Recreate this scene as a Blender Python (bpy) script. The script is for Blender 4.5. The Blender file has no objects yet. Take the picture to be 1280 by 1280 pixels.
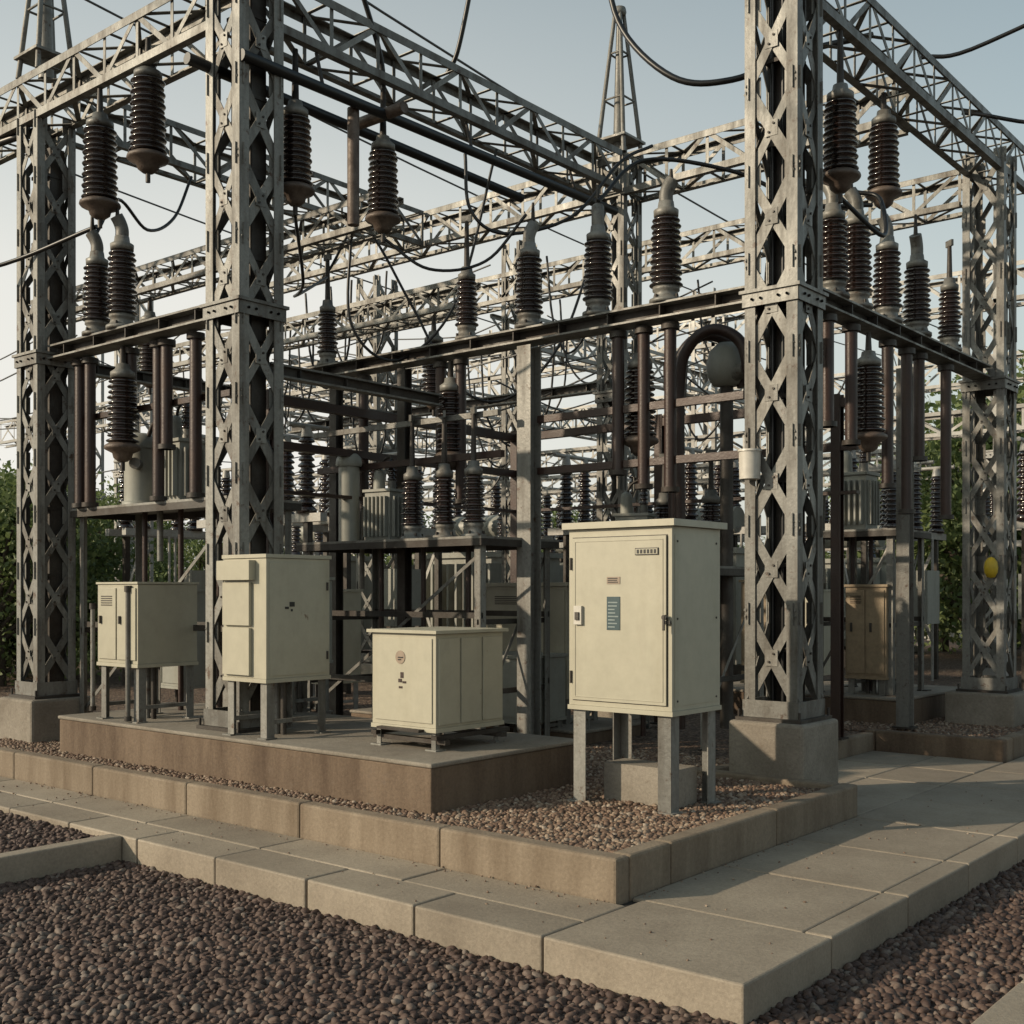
import bpy, bmesh, math, random
import numpy as np
from mathutils import Vector, Matrix
random.seed(7); np.random.seed(7)
S=bpy.context.scene
COL=S.collection
# ------------------------------------------------------------------ materials
def nt(name):
    m=bpy.data.materials.new(name); m.use_nodes=True
    n=m.node_tree; b=n.nodes['Principled BSDF']; return m,n,b
def N(t,ty,**k):
    n=t.nodes.new(ty)
    for a,v in k.items():
        if a in n.inputs: n.inputs[a].default_value=v
        else: setattr(n,a,v)
    return n
def noise(t,co,scale,detail=6,rough=.6):
    n=t.nodes.new('ShaderNodeTexNoise'); n.inputs['Scale'].default_value=scale
    n.inputs['Detail'].default_value=detail; n.inputs['Roughness'].default_value=rough
    t.links.new(co,n.inputs['Vector']); return n.outputs['Fac']
def ramp(t,fac,stops):
    r=t.nodes.new('ShaderNodeValToRGB'); e=r.color_ramp.elements
    while len(e)<len(stops): e.new(.5)
    for i,(p,c) in enumerate(stops):
        e[i].position=p; e[i].color=(c[0],c[1],c[2],1) if not isinstance(c,(int,float)) else (c,c,c,1)
    t.links.new(fac,r.inputs[0]); return r.outputs[0]
def mix(t,f,a,b,mode='MIX'):
    m=t.nodes.new('ShaderNodeMix'); m.data_type='RGBA'; m.blend_type=mode
    for s,v in ((0,f),(6,a),(7,b)):
        if hasattr(v,'links'): t.links.new(v,m.inputs[s])
        elif s==0: m.inputs[0].default_value=v
        else: m.inputs[s].default_value=(v[0],v[1],v[2],1)
    return m.outputs[2]
def weather(name,base,stain,rough=.6,metal=0,scale=3,amount=(.48,.72),fine=40,bump=.15,var=.25,streak=False,spot=None,fmix=.55,spotlim=(.58,.68)):
    m,t,b=nt(name)
    g=t.nodes.new('ShaderNodeNewGeometry').outputs['Position']
    co=g
    if streak:
        mp=N(t,'ShaderNodeMapping'); mp.inputs['Scale'].default_value=(3,3,.5)
        t.links.new(g,mp.inputs['Vector']); co=mp.outputs[0]
    n1=noise(t,co,scale,8,.65); n2=noise(t,g,fine,4,.7)
    c=mix(t,ramp(t,n1,[(amount[0],0.),(amount[1],1.)]),base,stain)
    c=mix(t,fmix,c,ramp(t,n2,[(.3,.45),(.7,1.)]),'MULTIPLY')
    if spot:
        n3=noise(t,g,fine*.35,6,.75)
        c=mix(t,ramp(t,n3,[(spotlim[0],0.),(spotlim[1],1.)]),c,spot)
    at=N(t,'ShaderNodeAttribute'); at.attribute_name='rnd'
    c=mix(t,1.,c,ramp(t,at.outputs['Fac'],[(0,1-var),(1,1.)]),'MULTIPLY')
    t.links.new(c,b.inputs['Base Color'])
    b.inputs['Metallic'].default_value=metal
    t.links.new(ramp(t,n1,[(.3,max(0,rough-.12)),(.7,min(1,rough+.15))]),b.inputs['Roughness'])
    if bump:
        bp=N(t,'ShaderNodeBump',Strength=bump,Distance=.01)
        t.links.new(n2,bp.inputs['Height']); t.links.new(bp.outputs[0],b.inputs['Normal'])
    return m
STEEL=weather('galvanized_steel',(.275,.27,.245),(.13,.112,.09),.5,.15,2.2,(.46,.70),30,.25,.42,True,(.09,.053,.034),.55,(.58,.67))
STEELHAZE=weather('haze_paled_steel',(.46,.45,.42),(.30,.27,.23),.5,.1,2.2,(.48,.72),30,.1,.3)  # lighter copy of the steel, distance haze put into its colour
STEELF=STEEL
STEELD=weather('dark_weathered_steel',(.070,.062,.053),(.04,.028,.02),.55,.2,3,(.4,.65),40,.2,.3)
RUST=weather('rusty_tube',(.045,.023,.017),(.08,.038,.024),.42,.1,4,(.5,.8),50,.2,.3)
PORC=weather('brown_porcelain',(.020,.011,.009),(.034,.019,.015),.2,0,6,(.4,.7),60,.05,.15)
PORC.node_tree.nodes['Principled BSDF'].inputs['Coat Weight'].default_value=.9
PORC.node_tree.nodes['Principled BSDF'].inputs['Coat Roughness'].default_value=.1
BELL=weather('rusty_casting',(.19,.145,.115),(.08,.05,.035),.55,.15,8,(.4,.7),60,.3,.3)
PAINT=weather('beige_cabinet_paint',(.42,.395,.305),(.33,.30,.215),.42,0,1.1,(.5,.9),9,.03,.05,True,(.17,.12,.075),.22,(.70,.745))
PAINTG=weather('grey_cabinet_paint',(.30,.305,.27),(.22,.21,.17),.5,0,1.3,(.45,.85),10,.04,.12,True,(.15,.11,.08),.3,(.68,.74))
TAN=weather('tan_paint',(.34,.26,.165),(.25,.18,.11),.55,0,2,(.45,.8),14,.05,.1)
CONC=weather('walkway_concrete',(.36,.305,.235),(.22,.18,.135),.72,0,1.1,(.42,.72),55,.35,.22,False,(.25,.205,.155),.5)
CONCK=weather('kerb_concrete',(.29,.23,.165),(.17,.125,.085),.88,0,1.4,(.4,.72),50,.45,.22,True,(.2,.155,.11))
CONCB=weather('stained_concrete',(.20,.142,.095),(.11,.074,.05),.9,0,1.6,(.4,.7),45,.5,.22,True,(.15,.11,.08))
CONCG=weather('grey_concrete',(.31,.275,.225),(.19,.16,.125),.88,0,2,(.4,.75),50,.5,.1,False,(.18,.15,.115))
JOINT=weather('joint_soil',(.04,.032,.025),(.02,.018,.014),.95,0,5)
def plain(name,c,r=.5,metal=0):
    m,t,b=nt(name)
    g=t.nodes.new('ShaderNodeNewGeometry').outputs['Position']
    t.links.new(mix(t,.35,c,ramp(t,noise(t,g,25),[(.3,.4),(.7,1.)]),'MULTIPLY'),b.inputs['Base Color'])
    b.inputs['Roughness'].default_value=r; b.inputs['Metallic'].default_value=metal; return m
BLACK=plain('black_rubber',(.012,.012,.012),.4)
WHITE=plain('white_plastic',(.55,.52,.46),.4)
LBLUE=plain('teal_label',(.03,.065,.075),.4)
LTXT=plain('label_print',(.22,.27,.27),.5)
BLUE=plain('blue_paint',(.02,.12,.35),.5)
YEL=plain('yellow_paint',(.55,.38,.02),.5)
LRED=plain('faded_label',(.30,.23,.17),.5)
WIRE=plain('aluminium_wire',(.10,.10,.10),.5,.3)
# ------------------------------------------------------------------ mesh builder
class MB:
    def __init__(s): s.v=[];s.f=[];s.m=[];s.sm=[];s.r=[];s.mats=[]
    def mi(s,mat):
        if mat not in s.mats: s.mats.append(mat)
        return s.mats.index(mat)
    def add(s,vs,fs,mat,smooth=False):
        o=len(s.v); s.v+= [tuple(v) for v in vs]; k=s.mi(mat); rr=random.random()
        for f in fs:
            s.f.append(tuple(i+o for i in f)); s.m.append(k); s.sm.append(smooth); s.r.append(rr)
    def box(s,a,b,mat,M=None):
        x0,y0,z0=[min(a[i],b[i]) for i in range(3)]; x1,y1,z1=[max(a[i],b[i]) for i in range(3)]
        vs=[(x0,y0,z0),(x1,y0,z0),(x1,y1,z0),(x0,y1,z0),(x0,y0,z1),(x1,y0,z1),(x1,y1,z1),(x0,y1,z1)]
        if M: vs=[M@Vector(v) for v in vs]
        s.add(vs,[(0,3,2,1),(4,5,6,7),(0,1,5,4),(1,2,6,5),(2,3,7,6),(3,0,4,7)],mat)
    def bar(s,p1,p2,w,t,mat,n=(0,0,1)):
        p1=Vector(p1);p2=Vector(p2);d=(p2-p1).normalized();n=Vector(n)
        n=(n-d*n.dot(d)); n=n.normalized() if n.length>1e-4 else d.orthogonal().normalized()
        u=d.cross(n)*w/2; n=n*t/2
        vs=[p1-u-n,p1+u-n,p1+u+n,p1-u+n,p2-u-n,p2+u-n,p2+u+n,p2-u+n]
        s.add(vs,[(0,1,2,3),(7,6,5,4),(0,4,5,1),(1,5,6,2),(2,6,7,3),(3,7,4,0)],mat)
    def ang(s,p1,p2,d1,d2,w,t,mat):
        p1=Vector(p1);p2=Vector(p2);d1=Vector(d1);d2=Vector(d2)
        for a,b,sh in ((d1,d2,0),(d2,d1,t)):
            q=[p1+a*sh,p1+a*w,p1+a*w+b*t,p1+a*sh+b*t]; r=[x+(p2-p1) for x in q]
            s.add(q+r,[(0,1,2,3),(7,6,5,4),(0,4,5,1),(1,5,6,2),(2,6,7,3),(3,7,4,0)],mat)
    def cyl(s,p1,p2,r1,r2,mat,n=12,caps=True):
        s.tube([p1,p2],[r1,r2],mat,n,caps)
    def tube(s,pts,r,mat,n=8,caps=True):
        pts=[Vector(p) for p in pts]; k=len(pts)
        rs=r if isinstance(r,(list,tuple)) else [r]*k
        vs=[];fs=[]; prev=None
        for i,p in enumerate(pts):
            d=(pts[min(i+1,k-1)]-pts[max(i-1,0)]).normalized()
            u=d.orthogonal().normalized() if prev is None else (prev-d*prev.dot(d)).normalized()
            prev=u; w=d.cross(u)
            for j in range(n):
                a=2*math.pi*j/n; vs.append(p+(u*math.cos(a)+w*math.sin(a))*rs[i])
        for i in range(k-1):
            for j in range(n):
                fs.append((i*n+j,i*n+(j+1)%n,(i+1)*n+(j+1)%n,(i+1)*n+j))
        s.add(vs,fs,mat,True)
        if caps: s.add(vs[:n],[tuple(reversed(range(n)))],mat); s.add(vs[-n:],[tuple(range(n))],mat)
    def lathe(s,o,prof,mat,n=20):
        vs=[];fs=[]
        for r,z in prof:
            for j in range(n):
                a=2*math.pi*j/n; vs.append((o[0]+r*math.cos(a),o[1]+r*math.sin(a),o[2]+z))
        for i in range(len(prof)-1):
            for j in range(n): fs.append((i*n+j,i*n+(j+1)%n,(i+1)*n+(j+1)%n,(i+1)*n+j))
        s.add(vs,fs,mat,True)
    def mesh(s,name,loc=(0,0,0)):
        me=bpy.data.meshes.new(name)
        me.from_pydata([(a-loc[0],b-loc[1],c-loc[2]) for a,b,c in s.v],[],s.f)
        for m in s.mats: me.materials.append(m)
        me.polygons.foreach_set('material_index',s.m); me.polygons.foreach_set('use_smooth',s.sm)
        at=me.attributes.new('rnd','FLOAT','FACE'); at.data.foreach_set('value',s.r)
        me.update(); return me
    def obj(s,name,loc=None,bevel=0):
        if loc is None:
            a=np.array(s.v); loc=((a[:,0].min()+a[:,0].max())/2,(a[:,1].min()+a[:,1].max())/2,a[:,2].min())
        o=bpy.data.objects.new(name,s.mesh(name,loc)); o.location=loc; COL.objects.link(o)
        if bevel:
            b=o.modifiers.new('b','BEVEL'); b.width=bevel; b.segments=2; b.limit_method='ANGLE'; b.angle_limit=math.radians(40)
        return o
def link(name,me,loc,rot=0,sc=1):
    o=bpy.data.objects.new(name,me); o.location=loc; o.rotation_euler=(0,0,rot)
    o.scale=(sc,sc,sc) if not isinstance(sc,tuple) else sc; COL.objects.link(o); return o
def smooth(pts,k=8):
    P=[Vector(p) for p in pts]; P=[P[0]*2-P[1]]+P+[P[-1]*2-P[-2]]; out=[]
    for i in range(1,len(P)-2):
        a,b,c,d=P[i-1:i+3]
        for j in range(k):
            t=j/k
            out.append(.5*((2*b)+(c-a)*t+(2*a-5*b+4*c-d)*t*t+(3*b-a-3*c+d)*t**3))
    out.append(P[-2]); return out
def sag(a,b,s,k=18):
    a=Vector(a);b=Vector(b); return [a.lerp(b,i/k)-Vector((0,0,4*s*(i/k)*(1-i/k))) for i in range(k+1)]
# ------------------------------------------------------------------ lattice steel
def face_lacing(mb,c,u,nrm,half,z0,z1,step,w,X,mat):
    c=Vector(c);u=Vector(u);nrm=Vector(nrm)
    n=max(1,round((z1-z0)/step)); st=(z1-z0)/n; h=half-.02
    for i in range(n):
        a=z0+i*st; b=a+st; sgn=1 if i%2 else -1
        p=lambda s,z:c+u*(s*h)+Vector((0,0,z))
        w1=w*random.uniform(.88,1.15); w2=w*random.uniform(.8,1.1)
        mb.bar(p(-sgn,a),p(sgn,b),w1,.007,mat,nrm)
        if X:
            off=nrm*-.009
            mb.bar(p(sgn,a)+off,p(-sgn,b)+off,w2,.007,mat,nrm)
            q=c+Vector((0,0,(a+b)/2))+nrm*.0055
            mb.bar(q-Vector((0,0,w*.75)),q+Vector((0,0,w*.75)),w*1.3,.004,mat,nrm)
            for k in (-.03,.03): mb.cyl(q+u*k*.6+Vector((0,0,k)),q+u*k*.6+Vector((0,0,k))+nrm*.012,.009,.009,STEELD,6)
        q=p(sgn,b)-nrm*.018
        k=Vector((0,0,.08))
        for g in ((-1,1) if X else (1,)):
            mb.bar(q-k-u*(sgn*.03) + (u*(-2*sgn*h) + u*(2*sgn*.03) if g<0 else Vector()),q+k-u*(sgn*.03)+ (u*(-2*sgn*h)+ u*(2*sgn*.03) if g<0 else Vector()),.13 if X else .085,.006,mat,nrm)
def tower(x,y,z0,z1,s=.38,X=True,collar=3.9,step=None,lw=.042,foot=True,name='lattice_tower',shade_core=False,fl=.075):
    mb=MB(); h=s/2; step=step or s*.95
    for sx in (-1,1):
        for sy in (-1,1):
            mb.ang((x+sx*h,y+sy*h,z0),(x+sx*h,y+sy*h,z1),(-sx,0,0),(0,-sy,0),fl,.009,STEEL)
    for nrm,u in (((0,-1,0),(1,0,0)),((0,1,0),(1,0,0)),((1,0,0),(0,1,0)),((-1,0,0),(0,1,0))):
        c=(x+nrm[0]*(h-.016),y+nrm[1]*(h-.016),0)
        face_lacing(mb,c,u,nrm,h,z0+.14,z1,step,lw,X,STEEL)
    if shade_core:  # dark column and pipes added inside the lattice to stand for interior shade
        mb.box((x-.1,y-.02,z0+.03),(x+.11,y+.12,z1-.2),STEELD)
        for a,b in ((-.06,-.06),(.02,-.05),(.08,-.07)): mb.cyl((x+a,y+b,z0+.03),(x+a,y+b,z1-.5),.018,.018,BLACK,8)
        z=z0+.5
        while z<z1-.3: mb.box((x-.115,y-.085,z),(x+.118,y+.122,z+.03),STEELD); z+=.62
    if collar:
        for zc in (collar,):
            e=h+.012
            mb.box((x-e-.02,y-e-.02,zc-.012),(x+e+.02,y+e+.02,zc+.012),STEEL)
            for a in (-1,1):
                mb.box((x-e,y+a*e-.005,zc-.11),(x+e,y+a*e+.005,zc-.014),STEEL)
                mb.box((x+a*e-.0045,y-e+.006,zc-.11),(x+a*e+.0045,y+e-.006,zc-.014),STEEL)
                for k in (-.14,-.07,.07,.14):
                    mb.cyl((x+k,y-e-.02,zc-.06),(x+k,y-e,zc-.06),.01,.01,STEELD,6)
                    mb.cyl((x+e,y+k,zc-.06),(x+e+.02,y+k,zc-.06),.01,.01,STEELD,6)
    e=h+.05
    mb.box((x-e,y-e,z0),(x+e,y+e,z0+.025),STEELD)
    for a in (-1,1):
        mb.box((x-h-.012,y+a*(h+.006)-.004,z0+.026),(x+h+.012,y+a*(h+.006)+.004,z0+.15),STEEL)
        mb.box((x+a*(h+.006)-.004,y-h+.001,z0+.026),(x+a*(h+.006)+.004,y+h-.001,z0+.149),STEEL)
        for b in (-1,1): mb.cyl((x+a*(h+.03),y+b*(h+.03),z0+.02),(x+a*(h+.03),y+b*(h+.03),z0+.08),.011,.011,STEELD,6)
    mb.obj(name,(x,y,z0))
def footing(x,y,z0,z1,s):
    mb=MB(); mb.box((x-s/2,y-s/2,z0),(x+s/2,y+s/2,z1),CONCG); mb.obj('concrete_footing',bevel=.025)
def truss(p1,p2,zb,zt,w=.38,step=.42,cw=.055,lw=.034,name='lattice_beam'):
    mb=MB(); p1=Vector((*p1,0));p2=Vector((*p2,0)); d=(p2-p1); L=d.length; d.normalize(); s=Vector((-d.y,d.x,0)); h=w/2
    up=Vector((0,0,1))
    P=lambda l,a,z:p1+d*l+s*(a*h)+up*z
    for a in (-1,1):
        mb.ang(P(0,a,zt),P(L,a,zt),-s*a,-up,cw,.008,STEEL)
        mb.ang(P(0,a,zb),P(L,a,zb),-s*a,up,cw,.008,STEEL)
    n=round(L/step); st=L/n
    for i in range(n):
        l0=i*st;l1=l0+st;g=1 if i%2 else -1
        for a in (-1,1):
            q=s*(a*-.013)
            za,zb2=(zb+.02,zt-.02) if i%2 else (zt-.02,zb+.02)
            mb.bar(P(l0,a,za)+q,P(l1,a,zb2)+q,lw,.006,STEEL,s)
            mb.bar(P(l1,a,zb+.02)+q*1.7,P(l1,a,zt-.02)+q*1.7,lw*.8,.006,STEEL,s)
        for z in (zb+.013,zt-.013):
            mb.bar(P(l0,g*.9,z),P(l1,-g*.9,z),lw,.006,STEEL,up)
            mb.bar(P(l1,-.9,z+.008),P(l1,.9,z+.008),lw*.8,.006,STEEL,up)
    mb.obj(name)
def spire(x,y,z0,h,b,t=.07):
    mb=MB()
    for sx in (-1,1):
        for sy in (-1,1):
            mb.cyl((x+sx*b/2,y+sy*b/2,z0),(x+sx*t/2,y+sy*t/2,z0+h),.026,.022,STEEL,8)
    for zb in (.12,.4,.72):
        wb=(b+(t-b)*zb)/2; c=[(-1,-1),(1,-1),(1,1),(-1,1)]
        for k in range(4):
            a=c[k]; d=c[(k+1)%4]; mb.cyl((x+a[0]*wb,y+a[1]*wb,z0+zb*h),(x+d[0]*wb,y+d[1]*wb,z0+zb*h),.012,.012,STEEL,5)
    mb.cyl((x,y,z0),(x,y,z0+h),.075,.03,STEEL,10)
    mb.box((x-b/2-.03,y-b/2-.03,z0+h*.11),(x+b/2+.03,y+b/2+.03,z0+h*.11+.025),STEEL)
    mb.lathe((x,y,z0+h-.03),[(0,0),(.07,0),(.08,.04),(.07,.09),(0,.1)],STEEL,12)
    mb.obj('lightning_mast')
ZB,ZT=6.05,6.5
footing(-3.95,7.9,.2,.76,.6); tower(-3.95,7.9,.76,8.6,.42,step=.66,lw=.078,shade_core=True,fl=.085)
tower(-7.34,5.6,.65,8.6,.42,step=.58,lw=.074,shade_core=True,fl=.09)
footing(-10.33,5.6,.2,.72,.62); tower(-10.33,5.6,.72,ZB-.01,.38,step=.52,lw=.06,shade_core=True)
footing(-7.34,10.7,.2,.7,.6); tower(-7.34,10.7,.7,ZT-.02,.36,step=.5,lw=.05)
footing(-3.95,12.6,.2,.66,.7); tower(-3.95,12.6,.66,ZB+.15,.42,step=.6,lw=.06)
footing(-13.2,12.6,.2,.6,.6); tower(-13.2,12.6,.6,ZT-.02,.46,step=.5,lw=.06)
footing(-13.2,5.6,.2,.7,.6); tower(-13.2,5.6,.7,ZB-.01,.36,step=.5,lw=.05)
footing(-10.33,12.6,.2,.6,.6); tower(-10.33,12.6,.6,ZT-.02,.36,step=.5,lw=.05)
truss((-14.5,5.6),(-7.56,5.6),ZB,ZT,step=.5,cw=.07,lw=.045)
truss((-7.34,5.82),(-7.34,10.48),ZB,ZT,step=.5,cw=.07,lw=.045)
truss((-14,10.7),(-4.16,10.7),ZB-.02,ZT-.03,step=.5,cw=.07,lw=.045)
truss((-3.95,8.12),(-3.95,13.4),ZB,ZT,step=.5,cw=.07,lw=.045)
truss((-10.33,5.8),(-10.33,10.48),ZB-.03,ZT-.04,step=.5,cw=.06,lw=.04)
truss((-14,12.6),(-4.2,12.6),ZB-.3,ZT-.35,step=.5,cw=.06,lw=.04)
truss((-7.56,7.4),(-14,7.4),5.0,5.3,.3,.36)
truss((-8.2,9.2),(-14,9.2),4.7,5.0,.3,.36)
spire(-7.34,10.7,ZT,1.62,.36); spire(-10.33,5.6,ZT,1.6,.36)
# ------------------------------------------------------------------ I beams
def ibeam(p1,p2,z,h=.12,w=.16,mat=None,name='steel_beam'):
    mat=mat or STEEL
    mb=MB(); a=Vector((*p1,z));b=Vector((*p2,z)); u=Vector((0,0,1))
    mb.bar(a,b,w,.016,mat,u); mb.bar(a-u*h,b-u*h,w,.016,mat,u)
    d=(b-a).normalized()
    mb.bar(a-u*h/2,b-u*h/2,.012,h-.018,STEELD,u)
    L=(b-a).length; k=int(L/.5)
    s=Vector((-d.y,d.x,0))
    for i in range(k):
        q=a+d*(.3+i*.5)-u*h/2; mb.bar(q-s*w*.45,q+s*w*.45,.01,h-.03,STEELD,u)
    mb.obj(name)
ibeam((-4.17,7.9),(-9.3,7.9),3.98,.11,.22)
ibeam((-7.56,5.6),(-10.12,5.6),3.96,.11,.2)
ibeam((-3.95,8.12),(-3.95,12.38),4.02,.11,.2)
ibeam((-7.34,5.82),(-7.34,7.78),3.5,.09,.1)
ibeam((-10.33,5.8),(-10.33,12),3.9,.1,.12)
ibeam((-13.2,10.9),(-7.56,10.9),4.1,.1,.12)
# ------------------------------------------------------------------ insulators
def sheds(z0,h,r,n,taper=.12):
    pr=[(r*.5,z0)]; st=h/n
    for i in range(n):
        z=z0+i*st; k=1-taper*i/n; big=r*k*(1 if i%2==0 else .93)
        pr+=[(r*.62*k,z+.05*st),(big*.97,z+.2*st),(big,z+.34*st),(big*.95,z+.5*st),(r*.66*k,z+.85*st)]
    pr.append((r*.45,z0+h)); return pr
def post_mesh(hb,r,n,rod=.3,elbow=False,seed=0):
    mb=MB()
    mb.lathe((0,0,0),[(0,.0),(r*1.0,0),(r*1.0,.03),(r*.8,.035),(r*.68,.09),(r*.8,.10),(r*.8,.13),(0,.13)],STEEL)
    mb.lathe((0,0,0),sheds(.13,hb,r,n),PORC,24)
    z=.13+hb
    mb.lathe((0,0,0),[(0,z),(r*.72,z),(r*.74,z+.05),(r*.5,z+.07),(r*.45,z+.12),(0,z+.125)],STEEL)
    z+=.12
    if elbow:
        mb.tube(smooth([(0,0,z-.01),(0,0,z+.06),(.02,0,z+.12),(.05,0,z+.17)],5),r*.42,STEEL,12)
        mb.cyl((.04,0,z+.14),(.04,0,z+.14+rod),.022,.012,STEELD,8)
    else:
        mb.cyl((0,0,z-.01),(0,0,z+rod),.028,.02,STEELD,8)
        mb.box((-.05,-.012,z+rod-.01),(.05,.012,z+rod+.05),STEEL)
    for k in range(4):
        a=k*math.pi/2+.78; mb.cyl((math.cos(a)*r*.85,math.sin(a)*r*.85,.028),(math.cos(a)*r*.85,math.sin(a)*r*.85,.06),.012,.012,STEELD,6)
    return mb.mesh('post_insulator_mesh')
def hang_mesh(hb,r,n,rod):
    mb=MB()
    mb.cyl((0,0,0),(0,0,-rod),.022,.03,STEELD,8)
    z=-rod
    mb.lathe((0,0,0),[(0,z+.02),(r*.4,z),(r*.45,z-.04),(r*.74,z-.07),(r*.74,z-.12),(0,z-.12)],STEEL)
    z-=.12
    mb.lathe((0,0,0),[(a,z-hb+ (b)) for a,b in sheds(0,hb,r,n,.1)],PORC,24)
    z-=hb
    mb.lathe((0,0,0),[(0,z+.001),(r*.8,z),(r*1.08,z-.025),(r*1.12,z-.045),(r*1.05,z-.06),(r*.62,z-.09),(r*.55,z-.13),(r*.3,z-.16),(0,z-.17)],BELL)
    mb.cyl((0,0,z-.15),(0,0,z-.24),.02,.02,STEELD,8)
    return mb.mesh('hanging_insulator_mesh')
PA=post_mesh(.5,.13,11,.22,True); PB=post_mesh(.46,.115,10,.32,False); PC=post_mesh(.56,.135,12,.12,True); PD=post_mesh(.42,.11,9,.42,False)
zb=3.99
for x,me,r in ((-7.1,PD,.3),(-6.37,PA,1.2),(-5.635,PA,2.2),(-4.97,PC,.6),(-9.0,PD,0)): link('post_insulator',me,(x,7.9,zb),r)
for x,me in ((-9.45,PA),(-9.05,PC)): link('post_insulator',me,(x,5.6,3.97),1.+x)
for y,me in ((8.75,PA),(9.2,PC),(9.85,PA),(10.55,PA),(11.4,PB)): link('post_insulator',me,(-3.95,y,4.03),.5+y)
HA=hang_mesh(.55,.14,12,.42); HB=hang_mesh(.62,.155,13,.22); HC=hang_mesh(.56,.14,12,.16)
for p,me in (((-9.15,5.45,6.04),HB),((-8.5,5.5,6.3),HB),((-7.28,6.05,6.04),HA),((-7.26,7.0,6.04),HA),
             ((-3.98,9.85,6.04),HC),((-3.8,8.55,6.04),HA),((-8.75,9.2,4.69),HC),((-11.4,7.4,4.98),HC),((-5.2,10.7,6.0),HC)):
    link('suspension_insulator',me,p)
# ------------------------------------------------------------------ bus tubes, columns
def tubes(name,segs,mat,r,n=10):
    mb=MB()
    for s in segs: mb.tube(s,r,mat,n)
    return mb.obj(name)
tubes('busbar',[[(-7.12,5.4,5.72),(-7.12,10.3,5.78)],[(-7.52,5.2,5.74),(-7.52,9.2,5.72)]],BLACK,.045,12)
tubes('busbar',[[(-6.9,6.9,5.75),(-7.52,6.9,5.75)],[(-7.2,6.6,5.72),(-7.2,6.6,4.75)]],BELL,.05,10)
for y in (6.2,8.,9.6): tubes('busbar_hanger',[[(-7.12,y,5.75),(-7.2,y,6.04)]],STEELD,.015,6)
def rail(name,p1,p2,w,h,mat):
    mb=MB(); mb.bar(p1,p2,w,h,mat); mb.obj(name)
for z,k in ((3.42,.08),(3.02,.07),(2.6,.03)):
    rail('support_rail',(-8.3,6.6,z),(-8.3,10.02,z),.08,k,RUST)
    rail('support_rail',(-8.25,10.06,z),(-4.3,10.06,z),.08,k,RUST)
rail('support_rail',(-9.9,5.75,3.3),(-7.7,5.75,3.3),.05,.05,RUST)
rail('support_rail',(-8.9,7.7,2.9),(-6.5,7.7,2.9),.05,.06,RUST)
rail('support_rail',(-6.3,7.95,3.2),(-4.3,7.95,3.2),.05,.06,RUST)
rail('support_rail',(-6.3,7.95,2.75),(-4.3,7.95,2.75),.05,.06,RUST)
rail('support_rail',(-8.9,7.65,3.25),(-6.5,7.65,3.25),.04,.05,STEEL)
def column(x,y,z0,z1,w,mat,round_=False,name='support_column'):
    mb=MB()
    if round_:
        mb.cyl((x,y,z0),(x,y,z1),w/2,w/2,mat,14); mb.cyl((x,y,z1-.05),(x,y,z1),w*.75,w*.75,STEELD,14); mb.cyl((x,y,z0),(x,y,z0+.04),w*.75,w*.75,STEELD,14)
    else:
        h=w/2
        mb.box((x-h,y-h,z0),(x+h,y-h+.01,z1),mat); mb.box((x-h,y+h-.01,z0),(x+h,y+h,z1),mat); mb.box((x-.006,y-h+.011,z0+.01),(x+.006,y+h-.011,z1-.01),mat)
        mb.box((x-h-.03,y-h-.03,z0-.002),(x+h+.03,y+h+.03,z0+.015),STEELD)
    mb.obj(name)
for x,w in ((-8.87,.1),(-7.9,.1),(-6.37,.15)): column(x,7.9,.36,3.84,w,STEEL if w>.1 else STEELD)
for x in (-7.45,-7.2,-5.45,-5.2,-4.95,-8.5): column(x,7.93,2.3+random.random()*.5,3.84,.1,RUST,True,'cable_duct')
for x,z in ((-9.87,2.47),(-9.04,3.2),(-8.62,2.47),(-8.5,2.9),(-8.09,2.47),(-9.7,2.47)): column(x,5.68,z,3.82,.1,RUST,True,'cable_duct')
for y,z in ((8.65,3.0),(9.1,2.9),(9.86,2.6),(10.3,2.4),(10.6,2.9),(11.3,2.4)): column(-3.95,y,z,3.88,.1,RUST,True,'cable_duct')
link('suspension_insulator',HC,(-3.95,9.45,3.88)); link('suspension_insulator',HC,(-9.04,5.6,3.83)); link('suspension_insulator',HC,(-7.3,7.9,3.83)); link('suspension_insulator',HC,(-5.35,8.1,3.83))
for x,y in ((-8.3,6.6),(-8.3,8.3),(-8.3,10.06),(-6.4,10.06),(-4.5,10.06)): column(x,y,.36,3.5,.09,RUST)
column(-4.35,11.3,.36,3.9,.13,STEEL)
mb=MB()
for dx in (0,.16):
    x=-5.55+dx; y=8.95-dx
    mb.tube(smooth([(x,y,.5),(x,y,2.2),(x,y,3.5),(x+.08,y+.03,3.85),(x+.28,y+.1,3.98),(x+.5,y+.18,3.85),(x+.58,y+.2,3.5)],6),.05,RUST,12)
mb.obj('bent_conduit')
mb=MB(); mb.lathe((-5.1,9.1,3.5),[(0,0),(.12,.02),(.17,.1),(.18,.2),(.15,.32),(.08,.39),(0,.4)],PAINTG,20); mb.cyl((-5.1,9.1,.5),(-5.1,9.1,3.52),.06,.06,STEELD,12)
mb.cyl((-5.1,9.1,3.6),(-4.85,9.0,3.62),.07,.07,STEEL,14); mb.obj('current_transformer')
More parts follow.
